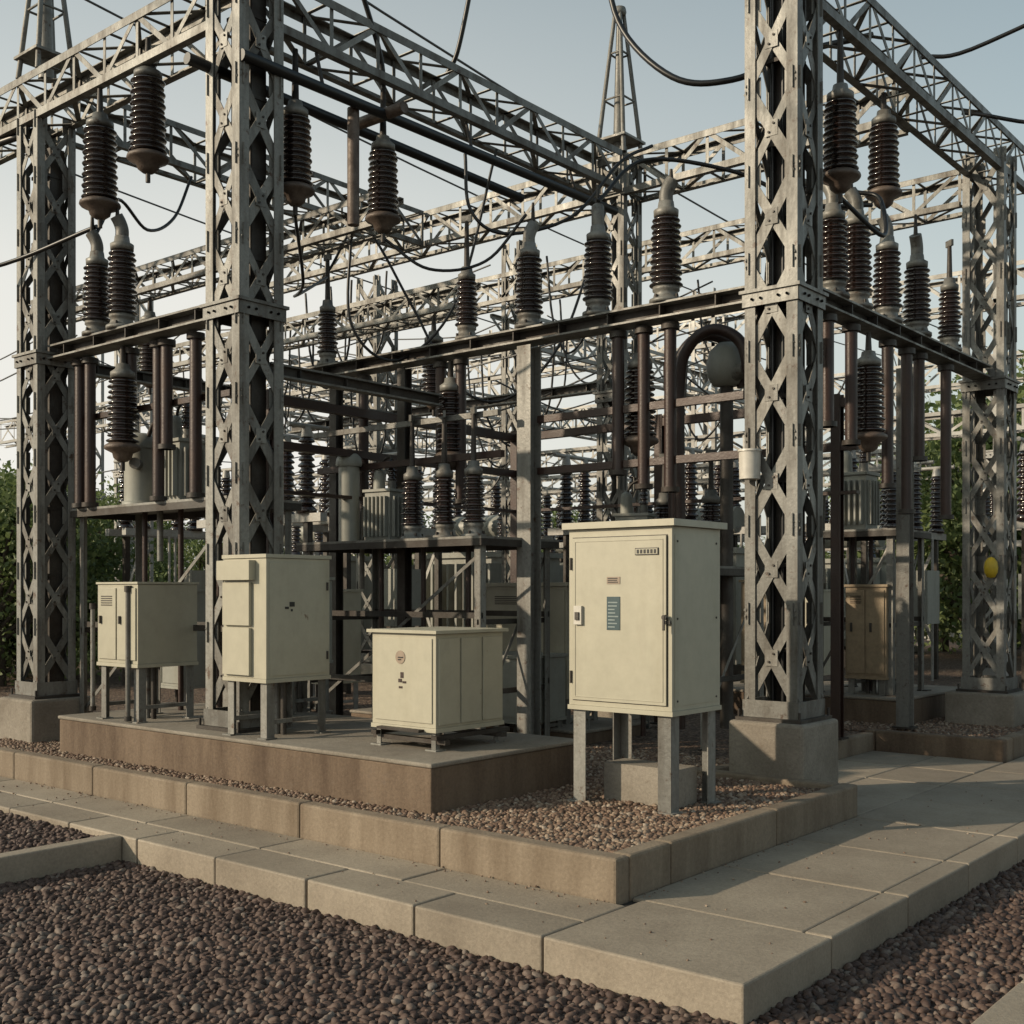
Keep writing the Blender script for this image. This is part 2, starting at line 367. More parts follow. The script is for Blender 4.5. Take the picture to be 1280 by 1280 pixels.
# ------------------------------------------------------------------ equipment racks
def rack(x0,x1,y0,y1,z0,zt,extra=(),name='equipment_rack'):
    mb=MB(); w=.07
    for x in (x0,x1):
        for y in (y0,y1):
            mb.ang((x,y,z0),(x,y,zt),((1 if x==x0 else -1),0,0),(0,(1 if y==y0 else -1),0),w,.008,STEEL)
            mb.box((x-.06,y-.06,z0),(x+.06,y+.06,z0+.012),STEELD)
    e=.06
    mb.box((x0-e,y0-e,zt),(x1+e,y1+e,zt+.02),STEEL)
    for y in (y0-e,y1+e-.01): mb.box((x0-e,y,zt-.06),(x1+e,y+.01,zt-.001),STEELD)
    for x in (x0-e,x1+e-.01): mb.box((x,y0-e+.011,zt-.06),(x+.01,y1+e-.011,zt-.001),STEELD)
    for z in extra:
        for y in (y0+.02,y1-.02): mb.bar((x0,y,z),(x1,y,z),.02,.05,STEELD)
        for x in (x0+.03,x1-.03): mb.bar((x,y0,z-.055),(x,y1,z-.055),.02,.045,STEELD)
    mb.bar((x0,y0+.04,z0+.2),(x1,y0+.04,zt-.1),.03,.006,STEEL,(0,1,0)); mb.bar((x1-.04,y0,z0+.2),(x1-.04,y1,zt-.1),.03,.006,STEEL,(1,0,0))
    for k in range(3):
        xx=x0+(x1-x0)*(.25+.25*k); mb.cyl((xx,(y0+y1)/2,z0),(xx,(y0+y1)/2,zt),.025,.025,RUST,8)
    mb.obj(name)
rack(-8.7,-6.45,7.35,8.3,.36,2.15,(1.5,.9))
rack(-10.0,-7.75,5.75,6.4,.4,2.45,(1.4,))
rack(-5.6,-4.75,12.0,12.9,.6,2.35,(1.4,))
rack(-6.3,-5.0,8.6,9.6,.36,1.9,(1.0,))
def ct_tank(x,y,z,s=1,rot=0):
    mb=MB()
    mb.box((-.17,-.14,0),(.17,.14,.52),PAINTG)
    mb.box((-.19,-.16,.52),(.19,.16,.55),PAINTG)
    for k in range(6): mb.box((-.15+k*.055,-.19,.05),(-.13+k*.055,-.141,.47),PAINTG)
    for k in range(4): mb.box((.171,-.11+k*.065,.05),(.21,-.095+k*.065,.47),PAINTG)
    mb.cyl((-.09,0,.55),(-.09,0,.72),.065,.06,PAINTG,14); mb.lathe((-.09,0,.72),[(.06,0),(.05,.04),(.02,.06),(0,.062)],PAINTG,14)
    mb.cyl((.1,-.02,.55),(.1,-.02,.64),.045,.04,STEEL,12); mb.lathe((.1,-.02,.64),sheds(0,.22,.05,5),PORC,14)
    mb.tube(smooth([(-.09,0,.7),(-.05,0,.84),(.06,0,.9),(.1,-.02,.86)],5),.014,STEELD,8)
    mb.tube(smooth([(-.17,.0,.4),(-.3,0,.38),(-.33,0,.2),(-.33,0,-.5)],6),.028,STEEL,10)
    me=mb.mesh('tank'); o=link('instrument_transformer',me,(x,y,z),rot,s)
    b=o.modifiers.new('b','BEVEL'); b.width=.008; b.segments=2; b.limit_method='ANGLE'; return o
ct_tank(-8.75,6.0,2.475,1.0); ct_tank(-5.3,12.3,2.375,1.15); ct_tank(-6.0,9.0,1.925,.9,.3)
ct_tank(-8.0,7.75,2.175,.9,.1)
mb=MB(); x,y,z=-9.22,5.9,2.475
mb.cyl((x,y,z),(x,y,z+.5),.15,.15,PAINTG,24); mb.lathe((x,y,z+.5),[(.165,0),(.17,.03),(.155,.07),(.11,.12),(.05,.145),(0,.15)],PAINTG,24)
mb.lathe((x,y,z),[(.17,0),(.17,.03),(.15,.031)],PAINTG,24); mb.cyl((x+.1,y-.1,z+.35),(x+.19,y-.19,z+.35),.045,.05,STEEL,14)
mb.tube(smooth([(x+.1,y,z+.6),(x+.2,y,z+.72),(x+.34,y,z+.7),(x+.4,y,z+.5)],6),.02,STEELD,8); mb.obj('circuit_breaker_tank')
for x in (-7.5,-7.1,-6.75): link('post_insulator',PD,(x,7.6,2.172),x)
for x in (-5.9,-5.4): link('post_insulator',PB,(x,9.35,1.922),x)
mb=MB(); mb.cyl((-8.35,7.6,2.17),(-8.35,7.6,2.9),.1,.1,PAINTG,20); mb.lathe((-8.35,7.6,2.9),[(.12,0),(.13,.02),(.12,.08),(.08,.14),(0,.17)],PAINTG,20); mb.obj('surge_arrester')
# ------------------------------------------------------------------ cabinets
def cabinet(x0,x1,y0,y1,z0,z1,zg,mat,roof=.045,ov=.035,kind=0,name='electrical_cabinet',legin=.04,legw=.07,plinth=False):
    mb=MB()
    mb.box((x0,y0,z0),(x1,y1,z1),mat)
    mb.box((x0-ov,y0-ov,z1+.003),(x1+ov,y1+ov,z1+roof),mat)
    W=x1-x0;H=z1-z0
    mb.box((x0-.008,y0-.008,z0-.03),(x1+.008,y1+.008,z0-.001),mat)
    for x in (x0+legin,x1-legin):
        for y in (y0+legin,y1-legin):
            sx=1 if x<(x0+x1)/2 else -1; sy=1 if y<(y0+y1)/2 else -1
            mb.ang((x-sx*.02,y-sy*.02,zg-.03),(x-sx*.02,y-sy*.02,z0-.03),(sx,0,0),(0,sy,0),legw,.009,STEEL)
            mb.box((x-.05,y-.05,zg-.02),(x+.05,y+.05,zg+.01),STEEL)
    if kind in (1,3):
        for k in (.35,.5,.65): mb.cyl((x0+W*k,(y0+y1)/2,zg-.02),(x0+W*k,(y0+y1)/2,z0),.022,.022,STEELD if k!=.5 else STEEL,8)
        for x in (x0+legin,x1-legin): mb.bar((x,y0+.05,zg+.12),(x,y1-.05,zg+.12),.03,.03,STEEL)
    if kind==0:
        e=.035
        mb.box((x0+e-.006,y0-.002,z0+e-.006),(x1-e+.006,y0+.01,z1-e+.006-.02),STEELD)
        mb.box((x0+e,y0-.014,z0+e),(x1-e,y0-.0025,z1-e-.02),mat)
        a0,a1,b0,b1=x0+e+.02,x1-e-.02,z0+e+.02,z1-e-.045
        for (p,q) in (((a0,b0),(a1,b0+.005)),((a0,b1),(a1,b1+.005)),((a0,b0+.006),(a0+.005,b1-.001)),((a1-.005,b0+.006),(a1,b1-.001))):
            mb.box((p[0],y0-.017,p[1]),(q[0],y0-.0145,q[1]),mat)
        cx=x0+W*.78; cz=z1-.15
        mb.box((cx-.085,y0-.02,cz-.022),(cx+.085,y0-.0145,cz+.022),BLACK); mb.box((cx-.08,y0-.022,cz-.017),(cx+.08,y0-.0205,cz+.017),mat)
        for k in range(6): mb.box((cx-.07+k*.025,y0-.0245,cz-.012),(cx-.055+k*.025,y0-.0225,cz+.012),BLACK)
        cx=x0+W*.46
        mb.box((cx-.05,y0-.018,z1-.35),(cx+.05,y0-.0145,z1-.305),LRED)
        for k in range(3): mb.box((cx-.042,y0-.0195,z1-.342+k*.012),(cx+.03+.01*random.random(),y0-.0185,z1-.336+k*.012),BLACK)
        mb.box((cx-.05,y0-.018,z1-.64),(cx+.05,y0-.0145,z1-.43),LBLUE)
        for k in range(8): mb.box((cx-.04,y0-.0195,z1-.625+k*.022),(cx+.005+.035*random.random(),y0-.0185,z1-.617+k*.022),LTXT)
        mb.box((x0+.06,y0-.035,z1-.61),(x0+.12,y0-.0145,z1-.49),WHITE); mb.box((x0+.075,y0-.045,z1-.58),(x0+.105,y0-.0355,z1-.53),STEELD)
        zc=(z0+z1)/2
        mb.box((x1-.045,y0-.03,zc-.03),(x1+.004,y0-.0145,zc-.01),STEELD); mb.cyl((x1-.03,y0-.02,zc+.01),(x1-.03,y0-.05,zc+.01),.016,.016,STEELD,12)
        mb.box((x1-.036,y0-.055,zc-.07),(x1-.024,y0-.042,zc+.02),STEELD)
        for z in (z0+.18,z1-.22): mb.cyl((x0+e-.008,y0-.018,z-.04),(x0+e-.008,y0-.018,z+.04),.009,.009,STEELD,8)
        mb.box((x1+.0005,y0+.03,z0+.03),(x1+.004,y1-.03,z1-.05),mat)
        for a in (y0+.055,y1-.055):
            for z in (z0+.06,(z0+z1)/2,z1-.09): mb.cyl((x1+.003,a,z),(x1+.008,a,z),.007,.007,STEELD,8)
    if kind==1:
        mb.box((x0+.02,y0-.03,z0+.02),(x1-.16,y0-.002,z0+H*.42),mat); mb.box((x0+.02,y0-.03,z0+H*.44),(x1-.16,y0-.002,z0+H*.80),mat)
        mb.box((x0-.01,y0-.06,z0+H*.82),(x1-.12,y0-.001,z0+H*.985),mat)
        mb.box((x1+.0005,y0+.025,z0+.02),(x1+.006,y1-.025,z1-.03),mat)
        for k,(a,b,c,d) in enumerate(((.27,.6,.33,.62),(.34,.62,.42,.66),(.36,.58,.39,.6))):
            mb.box((x1+.0065,y0+a*.6,z0+H*b-.02),(x1+.009,y0+c*.6,z0+H*d-.02),BLACK)
        for z in (z0+.15,z1-.2): mb.cyl((x1+.012,y1-.03,z-.03),(x1+.012,y1-.03,z+.03),.008,.008,STEELD,8)
    if kind==2:
        mb.box((x0+.03,y0-.008,z0+.03),(x1-.03,y0-.001,z1-.03),mat)
        for k in range(3):
            a=y0+.02+k*(y1-y0-.02)/3; mb.box((x1+.001,a,z0+.02),(x1+.012,a+(y1-y0-.02)/3-.018,z1-.03),mat)
        cx=(x0+x1)/2-.02
        mb.cyl((cx,y0-.008,z0+.46),(cx,y0-.012,z0+.46),.045,.045,LRED,16)
        for a,b,c,d in ((-.02,.455,.03,.463),(-.02,.44,.01,.448)): mb.box((cx+a,y0-.0145,z0+b),(cx+c,y0-.0125,z0+d),BLACK)
        for a,b,c,d in ((.0,.32,.03,.36),(-.02,.29,.015,.315),(.02,.285,.055,.3),(-.015,.25,.02,.265)):
            mb.box((cx+a,y0-.0105,z0+b),(cx+c,y0-.0085,z0+d),RUST)
        for y in (y0+.05,y1-.05): mb.bar((x0-.02,y,zg+.06),(x1+.06,y,zg+.06),.05,.03,STEELD)
        for x in (x0+.03,x1-.0): mb.bar((x,y0-.02,zg+.09),(x,y1+.05,zg+.09),.05,.028,STEELD)
        mb.box((x0+.1,y0-.06,z0-.03),(x1-.1,y0-.0,z0-.012),STEELD)
    if kind==3:
        n=2
        for k in range(n):
            a=x0+.02+k*(W-.02)/n; mb.box((a,y0-.012,z0+.03),(a+(W-.02)/n-.02,y0-.001,z1-.03),mat)
            mb.box((a+.04,y0-.03,z0+H*.5),(a+.06,y0-.013,z0+H*.6),STEELD)
        for k in range(5): mb.box((x0+W*.12,y0-.016,z1-.1-k*.018),(x0+W*.4,y0-.0125,z1-.092-k*.018),STEELD)
    if plinth: mb.box((x0+.12,y0+.22,zg-.03),(x1-.1,y1-.12,zg+.24),CONCG)
    return mb.obj(name,bevel=.006)
cabinet(-4.55,-3.77,6.06,6.64,.97,2.10,.34,PAINT,kind=0,plinth=True,legw=.095)
cabinet(-7.10,-6.61,5.23,5.82,1.08,1.94,.648,PAINT,kind=1,ov=.012,roof=.03)
cabinet(-5.87,-5.27,5.56,6.24,.80,1.42,.648,PAINT,kind=2,roof=.025,ov=.03,name='distribution_transformer',legw=.04)
cabinet(-8.83,-8.24,5.24,5.8,1.12,1.76,.648,PAINT,kind=3,ov=.012,roof=.02)
cabinet(-7.6,-6.6,8.75,9.3,.72,1.75,.36,PAINT,kind=3,ov=.03,roof=.04)
cabinet(-7.2,-6.5,8.0,8.6,.55,1.1,.36,PAINTG,kind=3,ov=.02,roof=.03)
cabinet(-6.1,-5.6,11.2,11.7,.75,1.8,.36,TAN,kind=3,ov=.02,roof=.03)
cabinet(-5.25,-4.8,11.95,12.4,.8,1.75,.6,TAN,kind=3,ov=.02,roof=.03)
cabinet(-8.2,-7.8,6.4,6.9,1.1,1.8,.64,PAINTG,kind=3,ov=.02,roof=.03)
mb=MB(); mb.cyl((-4.08,7.62,2.52),(-4.08,7.62,2.72),.075,.08,WHITE,20); mb.cyl((-4.08,7.62,2.72),(-4.08,7.62,2.735),.088,.085,WHITE,20); mb.box((-4.1,7.62,2.6),(-4.06,7.70,2.64),STEELD); mb.obj('junction_housing')
column(-8.35,5.22,.66,1.75,.04,STEEL,True,'conduit_pole')
column(-9.35,5.5,.66,1.6,.04,STEEL,True,'conduit_pole')
# ------------------------------------------------------------------ concrete setting
def jit(a): return a*(random.random()-.5)
mb=MB()
L0=-34
mb.box((L0,4.08,.0),(-2.22,4.74,.15),JOINT); mb.box((-3.27,4.745,.0),(-2.22,34,.149),JOINT); mb.box((-4.5,7.65,0),(-3.275,10.9,.148),JOINT)
W=MB()
W.box((-3.194,4.06,0),(-2.2,4.86,.17),CONC)
x=-3.205
while x>L0:
    W.box((x-.788,4.06+jit(.006),0),(x,4.375,.17+jit(.006)),CONC); x-=.8
x=-3.205
while x>L0:
    W.box((x-1.192,4.383,.02),(x,4.73,.168+jit(.005)),CONC); x-=1.2
y=4.868
while y<34:
    z=.17+jit(.005)
    W.box((-3.262,y,0.02),(-2.342,y+.890,z),CONC); W.box((-2.334,y,0),(-2.2,y+.890,z+.004),CONC); y+=.9
y=7.66
while y<10.7:
    for xa in (-4.494,-3.88): W.box((xa,y,.02),(xa+.604,y+.788,.17+jit(.004)),CONC)
    y+=.8
W.obj('walkway',bevel=.01); mb.obj('walkway_bedding')
K=MB()
def kerb(x0,x1,y0,y1,z,mat,along,step=1.2,z0=0.0):
    a,b=(x0,x1) if along=='x' else (y0,y1); p=b
    while p>a+.01:
        q=max(a,p-step+.005)
        zz=z+jit(.004)
        if along=='x': K.box((q,y0,z0),(p,y1,zz),mat)
        else: K.box((x0,q,z0),(x1,p,zz),mat)
        p-=step
kerb(L0,-3.27,4.74,4.86,.38,CONCK,'x')
kerb(-3.39,-3.27,4.866,7.65,.38,CONCK,'y')
kerb(-4.6,-3.396,7.53,7.65,.38,CONCK,'x')
kerb(-4.6,-4.5,7.656,10.9,.34,CONCK,'y')
kerb(-4.6,-3.3,10.906,11.02,.36,CONCB,'x')
kerb(-3.42,-3.3,11.026,34,.36,CONCK,'y')
K.obj('raised_kerb',bevel=.016)
K=MB(); kerb(-6.67,-6.55,-6,4.055,.17,CONC,'y',1.); kerb(-1.45,-1.2,-2,30,.1,CONC,'y',1.); K.obj('edging_kerb',bevel=.01)
def plinth(x0,x1,y0,y1,z0,z1):
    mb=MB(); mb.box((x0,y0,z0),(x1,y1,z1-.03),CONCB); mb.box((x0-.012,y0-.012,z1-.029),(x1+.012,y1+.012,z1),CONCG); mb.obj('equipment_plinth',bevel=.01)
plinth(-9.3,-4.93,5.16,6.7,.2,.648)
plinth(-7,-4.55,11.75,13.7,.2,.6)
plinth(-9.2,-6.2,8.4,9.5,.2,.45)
# ------------------------------------------------------------------ gravel and ground
def gravel_mat(name,cols,scale):
    m,t,b=nt(name)
    g=t.nodes.new('ShaderNodeNewGeometry').outputs['Position']
    v=t.nodes.new('ShaderNodeTexVoronoi'); v.inputs['Scale'].default_value=scale; t.links.new(g,v.inputs['Vector'])
    sep=t.nodes.new('ShaderNodeSeparateColor'); t.links.new(v.outputs['Color'],sep.inputs[0])
    c=ramp(t,sep.outputs[0],[(0,cols[0]),(.5,cols[1]),(1,cols[2])])
    c=mix(t,1,c,ramp(t,v.outputs['Distance'],[(.2,1.),(.7,.25)]),'MULTIPLY')
    t.links.new(c,b.inputs['Base Color']); b.inputs['Roughness'].default_value=.8
    bp=N(t,'ShaderNodeBump',Strength=1.,Distance=.02); bp.invert=True
    t.links.new(v.outputs['Distance'],bp.inputs['Height']); t.links.new(bp.outputs[0],b.inputs['Normal']); return m
def pebble_mat(name,cols):
    m,t,b=nt(name)
    oi=t.nodes.new('ShaderNodeObjectInfo')
    c=ramp(t,oi.outputs['Random'],[(0,cols[0]),(.5,cols[1]),(.85,cols[2]),(1,cols[3])])
    g=t.nodes.new('ShaderNodeNewGeometry').outputs['Position']
    c=mix(t,.6,c,ramp(t,noise(t,g,90),[(.3,.45),(.7,1.)]),'MULTIPLY')
    c=mix(t,.5,c,ramp(t,noise(t,g,1.3),[(.35,.6),(.65,1.)]),'MULTIPLY')
    t.links.new(c,b.inputs['Base Color']); b.inputs['Roughness'].default_value=.7; return m
DK=((.055,.031,.024),(.10,.060,.046),(.145,.095,.073),(.22,.18,.15)); LT=((.12,.07,.045),(.22,.14,.095),(.32,.235,.165),(.40,.33,.26))
GD=gravel_mat('dark_gravel',DK,30); GL=gravel_mat('brown_gravel',LT,34)
PDk=pebble_mat('dark_pebble',DK); PLt=pebble_mat('brown_pebble',LT)
def pebbles(matl,r):
    c=bpy.data.collections.new('pebble_shapes')
    for k in range(6):
        me=bpy.data.meshes.new('pebble')
        bm=bmesh.new(); bmesh.ops.create_icosphere(bm,subdivisions=2,radius=1)
        ph=[random.random()*9 for _ in range(3)]
        for v in bm.verts:
            p=v.co; d=1+.2*math.sin(2.6*p.x+ph[0])+.18*math.sin(3.3*p.y+ph[1])+.13*math.sin(4.3*p.z+ph[2]+p.x*2)
            v.co=Vector((p.x*1.2,p.y*.9,p.z*.72))*d*r
        bm.to_mesh(me); bm.free(); me.polygons.foreach_set('use_smooth',[True]*len(me.polygons)); me.materials.append(matl)
        c.objects.link(bpy.data.objects.new('pebble',me))
    return c
def scatter(name,quads,z,base,coll,dist,dens,rs0=.6,rs1=1.35,keep=True):
    mb=MB()
    for x0,x1,y0,y1 in quads: mb.add([(x0,y0,z),(x1,y0,z),(x1,y1,z),(x0,y1,z)],[(0,1,2,3)],base)
    o=mb.obj(name,(0,0,0))
    g=bpy.data.node_groups.new(name,'GeometryNodeTree')
    g.interface.new_socket('Geometry',in_out='INPUT',socket_type='NodeSocketGeometry'); g.interface.new_socket('Geometry',in_out='OUTPUT',socket_type='NodeSocketGeometry')
    i=g.nodes.new('NodeGroupInput');u=g.nodes.new('NodeGroupOutput')
    d=g.nodes.new('GeometryNodeDistributePointsOnFaces'); d.distribute_method='POISSON'
    d.inputs['Distance Min'].default_value=dist; d.inputs['Density Max'].default_value=dens
    n=g.nodes.new('GeometryNodeInstanceOnPoints'); ci=g.nodes.new('GeometryNodeCollectionInfo')
    ci.inputs['Collection'].default_value=coll; ci.inputs['Separate Children'].default_value=True
    n.inputs['Pick Instance'].default_value=True
    rr=g.nodes.new('FunctionNodeRandomValue'); rr.data_type='FLOAT_VECTOR'; rr.inputs[0].default_value=(-.6,-.6,0); rr.inputs[1].default_value=(.6,.6,6.28)
    rs=g.nodes.new('FunctionNodeRandomValue'); rs.inputs[2].default_value=rs0; rs.inputs[3].default_value=rs1
    j=g.nodes.new('GeometryNodeJoinGeometry'); Lk=g.links.new
    Lk(i.outputs[0],d.inputs[0]); Lk(d.outputs[0],n.inputs['Points']); Lk(ci.outputs[0],n.inputs['Instance'])
    Lk(rr.outputs[0],n.inputs['Rotation']); Lk(rs.outputs[1],n.inputs['Scale']); Lk(n.outputs[0],j.inputs[0])
    if keep: Lk(i.outputs[0],j.inputs[0])
    Lk(j.outputs[0],u.inputs[0])
    md=o.modifiers.new('scatter','NODES'); md.node_group=g; return o
cd=pebbles(PDk,.0195); cl=pebbles(PLt,.0155)
scatter('dark_gravel_bed',[(-6.55,-2.2,1.2,4.06),(-2.2,-1.45,1.5,10)],.006,GD,cd,.027,2200)
scatter('dark_gravel_bed',[(-11,-6.67,2.,4.06)],.125,GD,cd,.03,1700)
scatter('brown_gravel_bed',[(-10.5,-3.39,4.86,5.16),(-4.93,-3.39,5.16,7.53),(-10.5,-9.3,5.16,6.7),(-6,-4.6,6.7,8.4)],.335,GL,cl,.023,2800)
scatter('brown_gravel_bed',[(-6,-3.42,11.02,11.75),(-4.5,-3.42,11.75,13.5)],.33,GL,cl,.034,1200)
cs=pebbles(PLt,.006)
scatter('walkway_grit',[(-9,-3.25,4.1,4.7),(-3.2,-2.25,4.1,10)],.171,JOINT,cs,.03,18,.3,1.3,False)
scatter('walkway_grit',[(-9,-3.25,4.64,4.735),(-3.26,-3.18,4.9,7.6)],.170,JOINT,cs,.012,260,.3,1.2,False)
mb=MB()
for q in ((-40,-3.4,4.8,7.6),(-40,-4.55,7.6,10.95),(-40,-3.4,10.95,36)): mb.add([(q[0],q[2],.322),(q[1],q[2],.322),(q[1],q[3],.322),(q[0],q[3],.322)],[(0,1,2,3)],GL)
mb.obj('gravel_yard',(0,0,0))
mb=MB(); mb.add([(-40,-20,.118),(-6.6,-20,.118),(-6.6,4.08,.118),(-40,4.08,.118)],[(0,1,2,3)],GD); mb.obj('gravel_strip',(0,0,0))
GR=weather('soil_and_grass',(.10,.095,.05),(.06,.07,.025),.95,0,.5,(.4,.6),6,.5)
mb=MB(); mb.add([(-400,-400,-.01),(400,-400,-.01),(400,400,-.01),(-400,400,-.01)],[(0,1,2,3)],GR); mb.obj('ground',(0,0,0))
mb=MB(); mb.add([(-12,-20,-.004),(60,-20,-.004),(60,36,-.004),(-12,36,-.004)],[(0,1,2,3)],GD); mb.obj('gravel_ground',(0,0,0))
# ------------------------------------------------------------------ background yard
STEEL=STEELHAZE  # background steel switches to the haze-lightened colour
for (x,y) in ((-6,19),(-11,19),(-16,19),(-21,19),(-4,26),(-10,26),(-16,26),(-22,26),(-28,26),(-19,12),(-24,14),(-1,19)):
    tower(x,y,.33,7.2,.5,X=False,step=.5,lw=.05)
for y,x0,x1 in ((19,-24,0),(26,-30,2)):
    truss((x0,y),(x1,y),6.2,6.8,.5,.7,.07,.05); truss((x0,y),(x1,y),4.2,4.6,.4,.6,.06,.045)
for x in (-11,-16,-21): truss((x,13),(x,26),5.3,5.8,.45,.6,.06,.045)
truss((-26,12.9),(-14,12.9),5,5.5,.45,.6); truss((-30,16),(-6,16),3.4,3.7,.35,.5)
def switch_mesh():
    mb=MB()
    for x in (-.9,.9):
        for y in (-.2,.2): mb.bar((x,y,0),(x,y,2.2),.08,.08,STEELD,(0,1,0))
        mb.bar((x,-.2,.5),(x,.2,1.4),.05,.01,STEEL,(1,0,0)); mb.bar((x,.2,1.3),(x,-.2,2.1),.05,.01,STEEL,(1,0,0))
    for y in (-.22,.22): mb.bar((-1.2,y,2.25),(1.2,y,2.25),.1,.1,STEEL)
    for x in (-.9,0,.9):
        for y in (-.22,.22):
            mb.lathe((x,y,2.3),[(0,0),(.12,0),(.12,.05),(.07,.1)]+sheds(.1,.8,.11,11),PORC,14)
            mb.cyl((x,y,3.2),(x,y,3.32),.07,.05,STEEL,10)
        mb.cyl((x,-.5,3.33),(x,.5,3.33),.03,.03,STEEL,8)
    mb.box((-.25,-.5,.9),(.25,-.25,1.7),PAINTG)
    for x in (-.5,-.4,.5): mb.cyl((x,-.3,.0),(x,-.3,2.2),.02,.02,STEEL,6)
    return mb.mesh('disconnector_mesh')
SW=switch_mesh()
for x,y,r in ((-11.5,9.2,0),(-9.2,13.6,0),(-13,15,0),(-10.5,17,0),(-7.5,15,0),(-6.8,17.5,1.57),(-13.5,17.5,0),(-18,17,0),(-14,21,0),(-10,22,0),(-6,22,0),(-12,11.6,1.57),(-15.2,10.5,1.57),(-3.6,16,0)):
    link('disconnect_switch',SW,(x,y,.32),r)
def trafo_mesh():
    mb=MB(); mb.box((-1,-.6,.4),(1,.6,1.9),PAINTG); mb.box((-1.05,-.65,1.9),(1.05,.65,1.98),PAINTG)
    for s in (-1,1):
        for k in range(12): mb.box((-.95+k*.165,s*.62,.55),(-.91+k*.165,s*.95,1.8),PAINTG)
        mb.box((-1.1,s*.4-.08,0),(1.1,s*.4+.08,.38),STEELD)
    mb.cyl((-.9,.2,2.4),(.6,.2,2.4),.2,.2,PAINTG,16)
    for x in (-.7,.4): mb.box((x-.04,.1,1.98),(x+.04,.3,2.25),STEELD)
    for x in (-.6,0,.6):
        mb.lathe((x,-.3,1.98),[(.12,0),(.1,.08)]+sheds(.08,.6,.1,9),PORC,14); mb.cyl((x,-.3,2.66),(x,-.3,2.85),.03,.02,STEEL,8)
    return mb.mesh('transformer_mesh')
TM=trafo_mesh()
for x,y,r in ((-12,13.8,0),(-8.7,14.6,0),(-15.5,13.2,0),(-9,20.5,0),(-14.5,19.8,0)): link('power_transformer',TM,(x,y,.32),r)
for x,y in ((-10.5,8.6),(-11.2,7.2),(-12.4,10),(-9.6,11.4),(-6.9,13.4)):
    cabinet(x,x+.7,y,y+.5,.7,1.7,.34,random.choice([PAINTG,PAINT]),kind=3,ov=.02,roof=.03)
mb=MB()
for a,b in (((-36,33),(8,33)),((2.5,9),(2.5,33))):
    a=Vector((*a,0));b=Vector((*b,0));L=(b-a).length; n=int(L/.22); d=(b-a)/n
    for i in range(n+1):
        p=a+d*i; mb.bar(p,p+Vector((0,0,2.3)),.09,.02,STEEL,(d.y,-d.x,0))
    for z in (.4,1.9): mb.bar(a+Vector((0,0,z)),b+Vector((0,0,z)),.04,.05,STEEL)
mb.obj('palisade_fence')
mb=MB()
for k in range(7):
    x=-3.2+k*.75; mb.box((x,17.0,.0),(x+.16,17.12,2.6),WHITE)
for z in (.5,2.1): mb.box((-3.25,17.125,z),(1.6,17.16,z+.06),STEEL)
mb.obj('panel_fence',bevel=.01)
mb=MB(); mb.box((-3,16.2,.3),(1.5,16.35,.9),BLUE)
for x in (-2.9,-1.5,0,1.3): mb.box((x,16.36,-.01),(x+.08,16.42,.95),STEELD)
mb.obj('barrier_panel',bevel=.02)
mb=MB(); mb.box((-2.0,15.5,0),(6,15.8,.55),TAN); mb.box((-2.05,15.45,.55),(6,15.85,.63),CONCG); mb.obj('low_wall',bevel=.02)
mb=MB(); mb.lathe((-3.85,12.33,1.84),[(0,0),(.04,.01),(.065,.06),(.07,.11),(.06,.17),(.03,.21),(0,.22)],YEL,16); mb.obj('warning_beacon')
STEEL=STEELF
# ------------------------------------------------------------------ cables
def cable(pts,r=.02,mat=BLACK,k=8,name='power_cable'):
    mb=MB(); mb.tube(smooth(pts,k),r,mat,8); mb.obj(name)
def wire(a,b,s,r=.012,mat=WIRE,name='overhead_wire'):
    mb=MB(); mb.tube(sag(a,b,s),r,mat,6); mb.obj(name)
cable([(-6.3,8.9,7.9),(-6.15,8.95,7.0),(-5.6,9.0,6.35),(-5.1,9.2,6.25),(-4.6,9.5,6.45),(-4.1,9.9,6.6)],.028)
cable([(-3.95,10.6,6.6),(-3.4,10.8,6.65),(-1.5,11.2,7.3),(1,11.6,8.6)],.02)
cable([(-3.9,11.6,6.4),(-2.8,12,6.2),(-.5,12.4,6.7),(3,13,8)],.02)
cable([(-7.0,6.2,7.6),(-7.1,6.5,6.9),(-7.2,6.9,6.3),(-7.25,7.0,6.0)],.022)
cable([(-6.9,8.0,8.4),(-7.0,7.9,7.4),(-7.2,7.9,6.7),(-7.34,7.9,6.5)],.022)
cable([(-7.12,7.9,5.7),(-7.1,7.95,5.2),(-6.9,8.2,5.0),(-6.5,8.7,5.2),(-6.3,9.2,5.8),(-6.2,9.6,6.05)],.016)
cable([(-5.63,7.9,4.95),(-5.5,8.4,5.4),(-4.9,8.9,5.3),(-4.4,9.2,5.0),(-3.98,9.6,5.0)],.018)
cable([(-9.0,7.9,4.95),(-8.7,8.1,5.4),(-8.3,8.4,4.6),(-7.9,8.6,3.8),(-7.4,8.8,3.6),(-7.0,9.2,4.2),(-6.9,9.8,5.6)],.014)
cable([(-8.1,7.4,5.1),(-8.1,7.4,4.2),(-7.9,7.8,3.9),(-7.6,8.3,4.5),(-7.34,8.6,6.0)],.014)
cable([(-9.45,5.6,4.9),(-9.6,5.9,5.3),(-9.9,6.4,5.2),(-10.2,6.9,5.5),(-10.33,7.2,6.03)],.016)
cable([(-12.5,3.6,4.6),(-11.5,4.4,4.5),(-10.6,5.2,4.7),(-9.45,5.6,4.95)],.02)
cable([(-13.5,4.4,6.3),(-11.8,5.2,6.0),(-10.3,5.6,6.05)],.035)
cable([(-7.26,7.0,4.75),(-7.0,7.3,4.5),(-6.7,7.7,4.6),(-6.4,7.9,5.0)],.014)
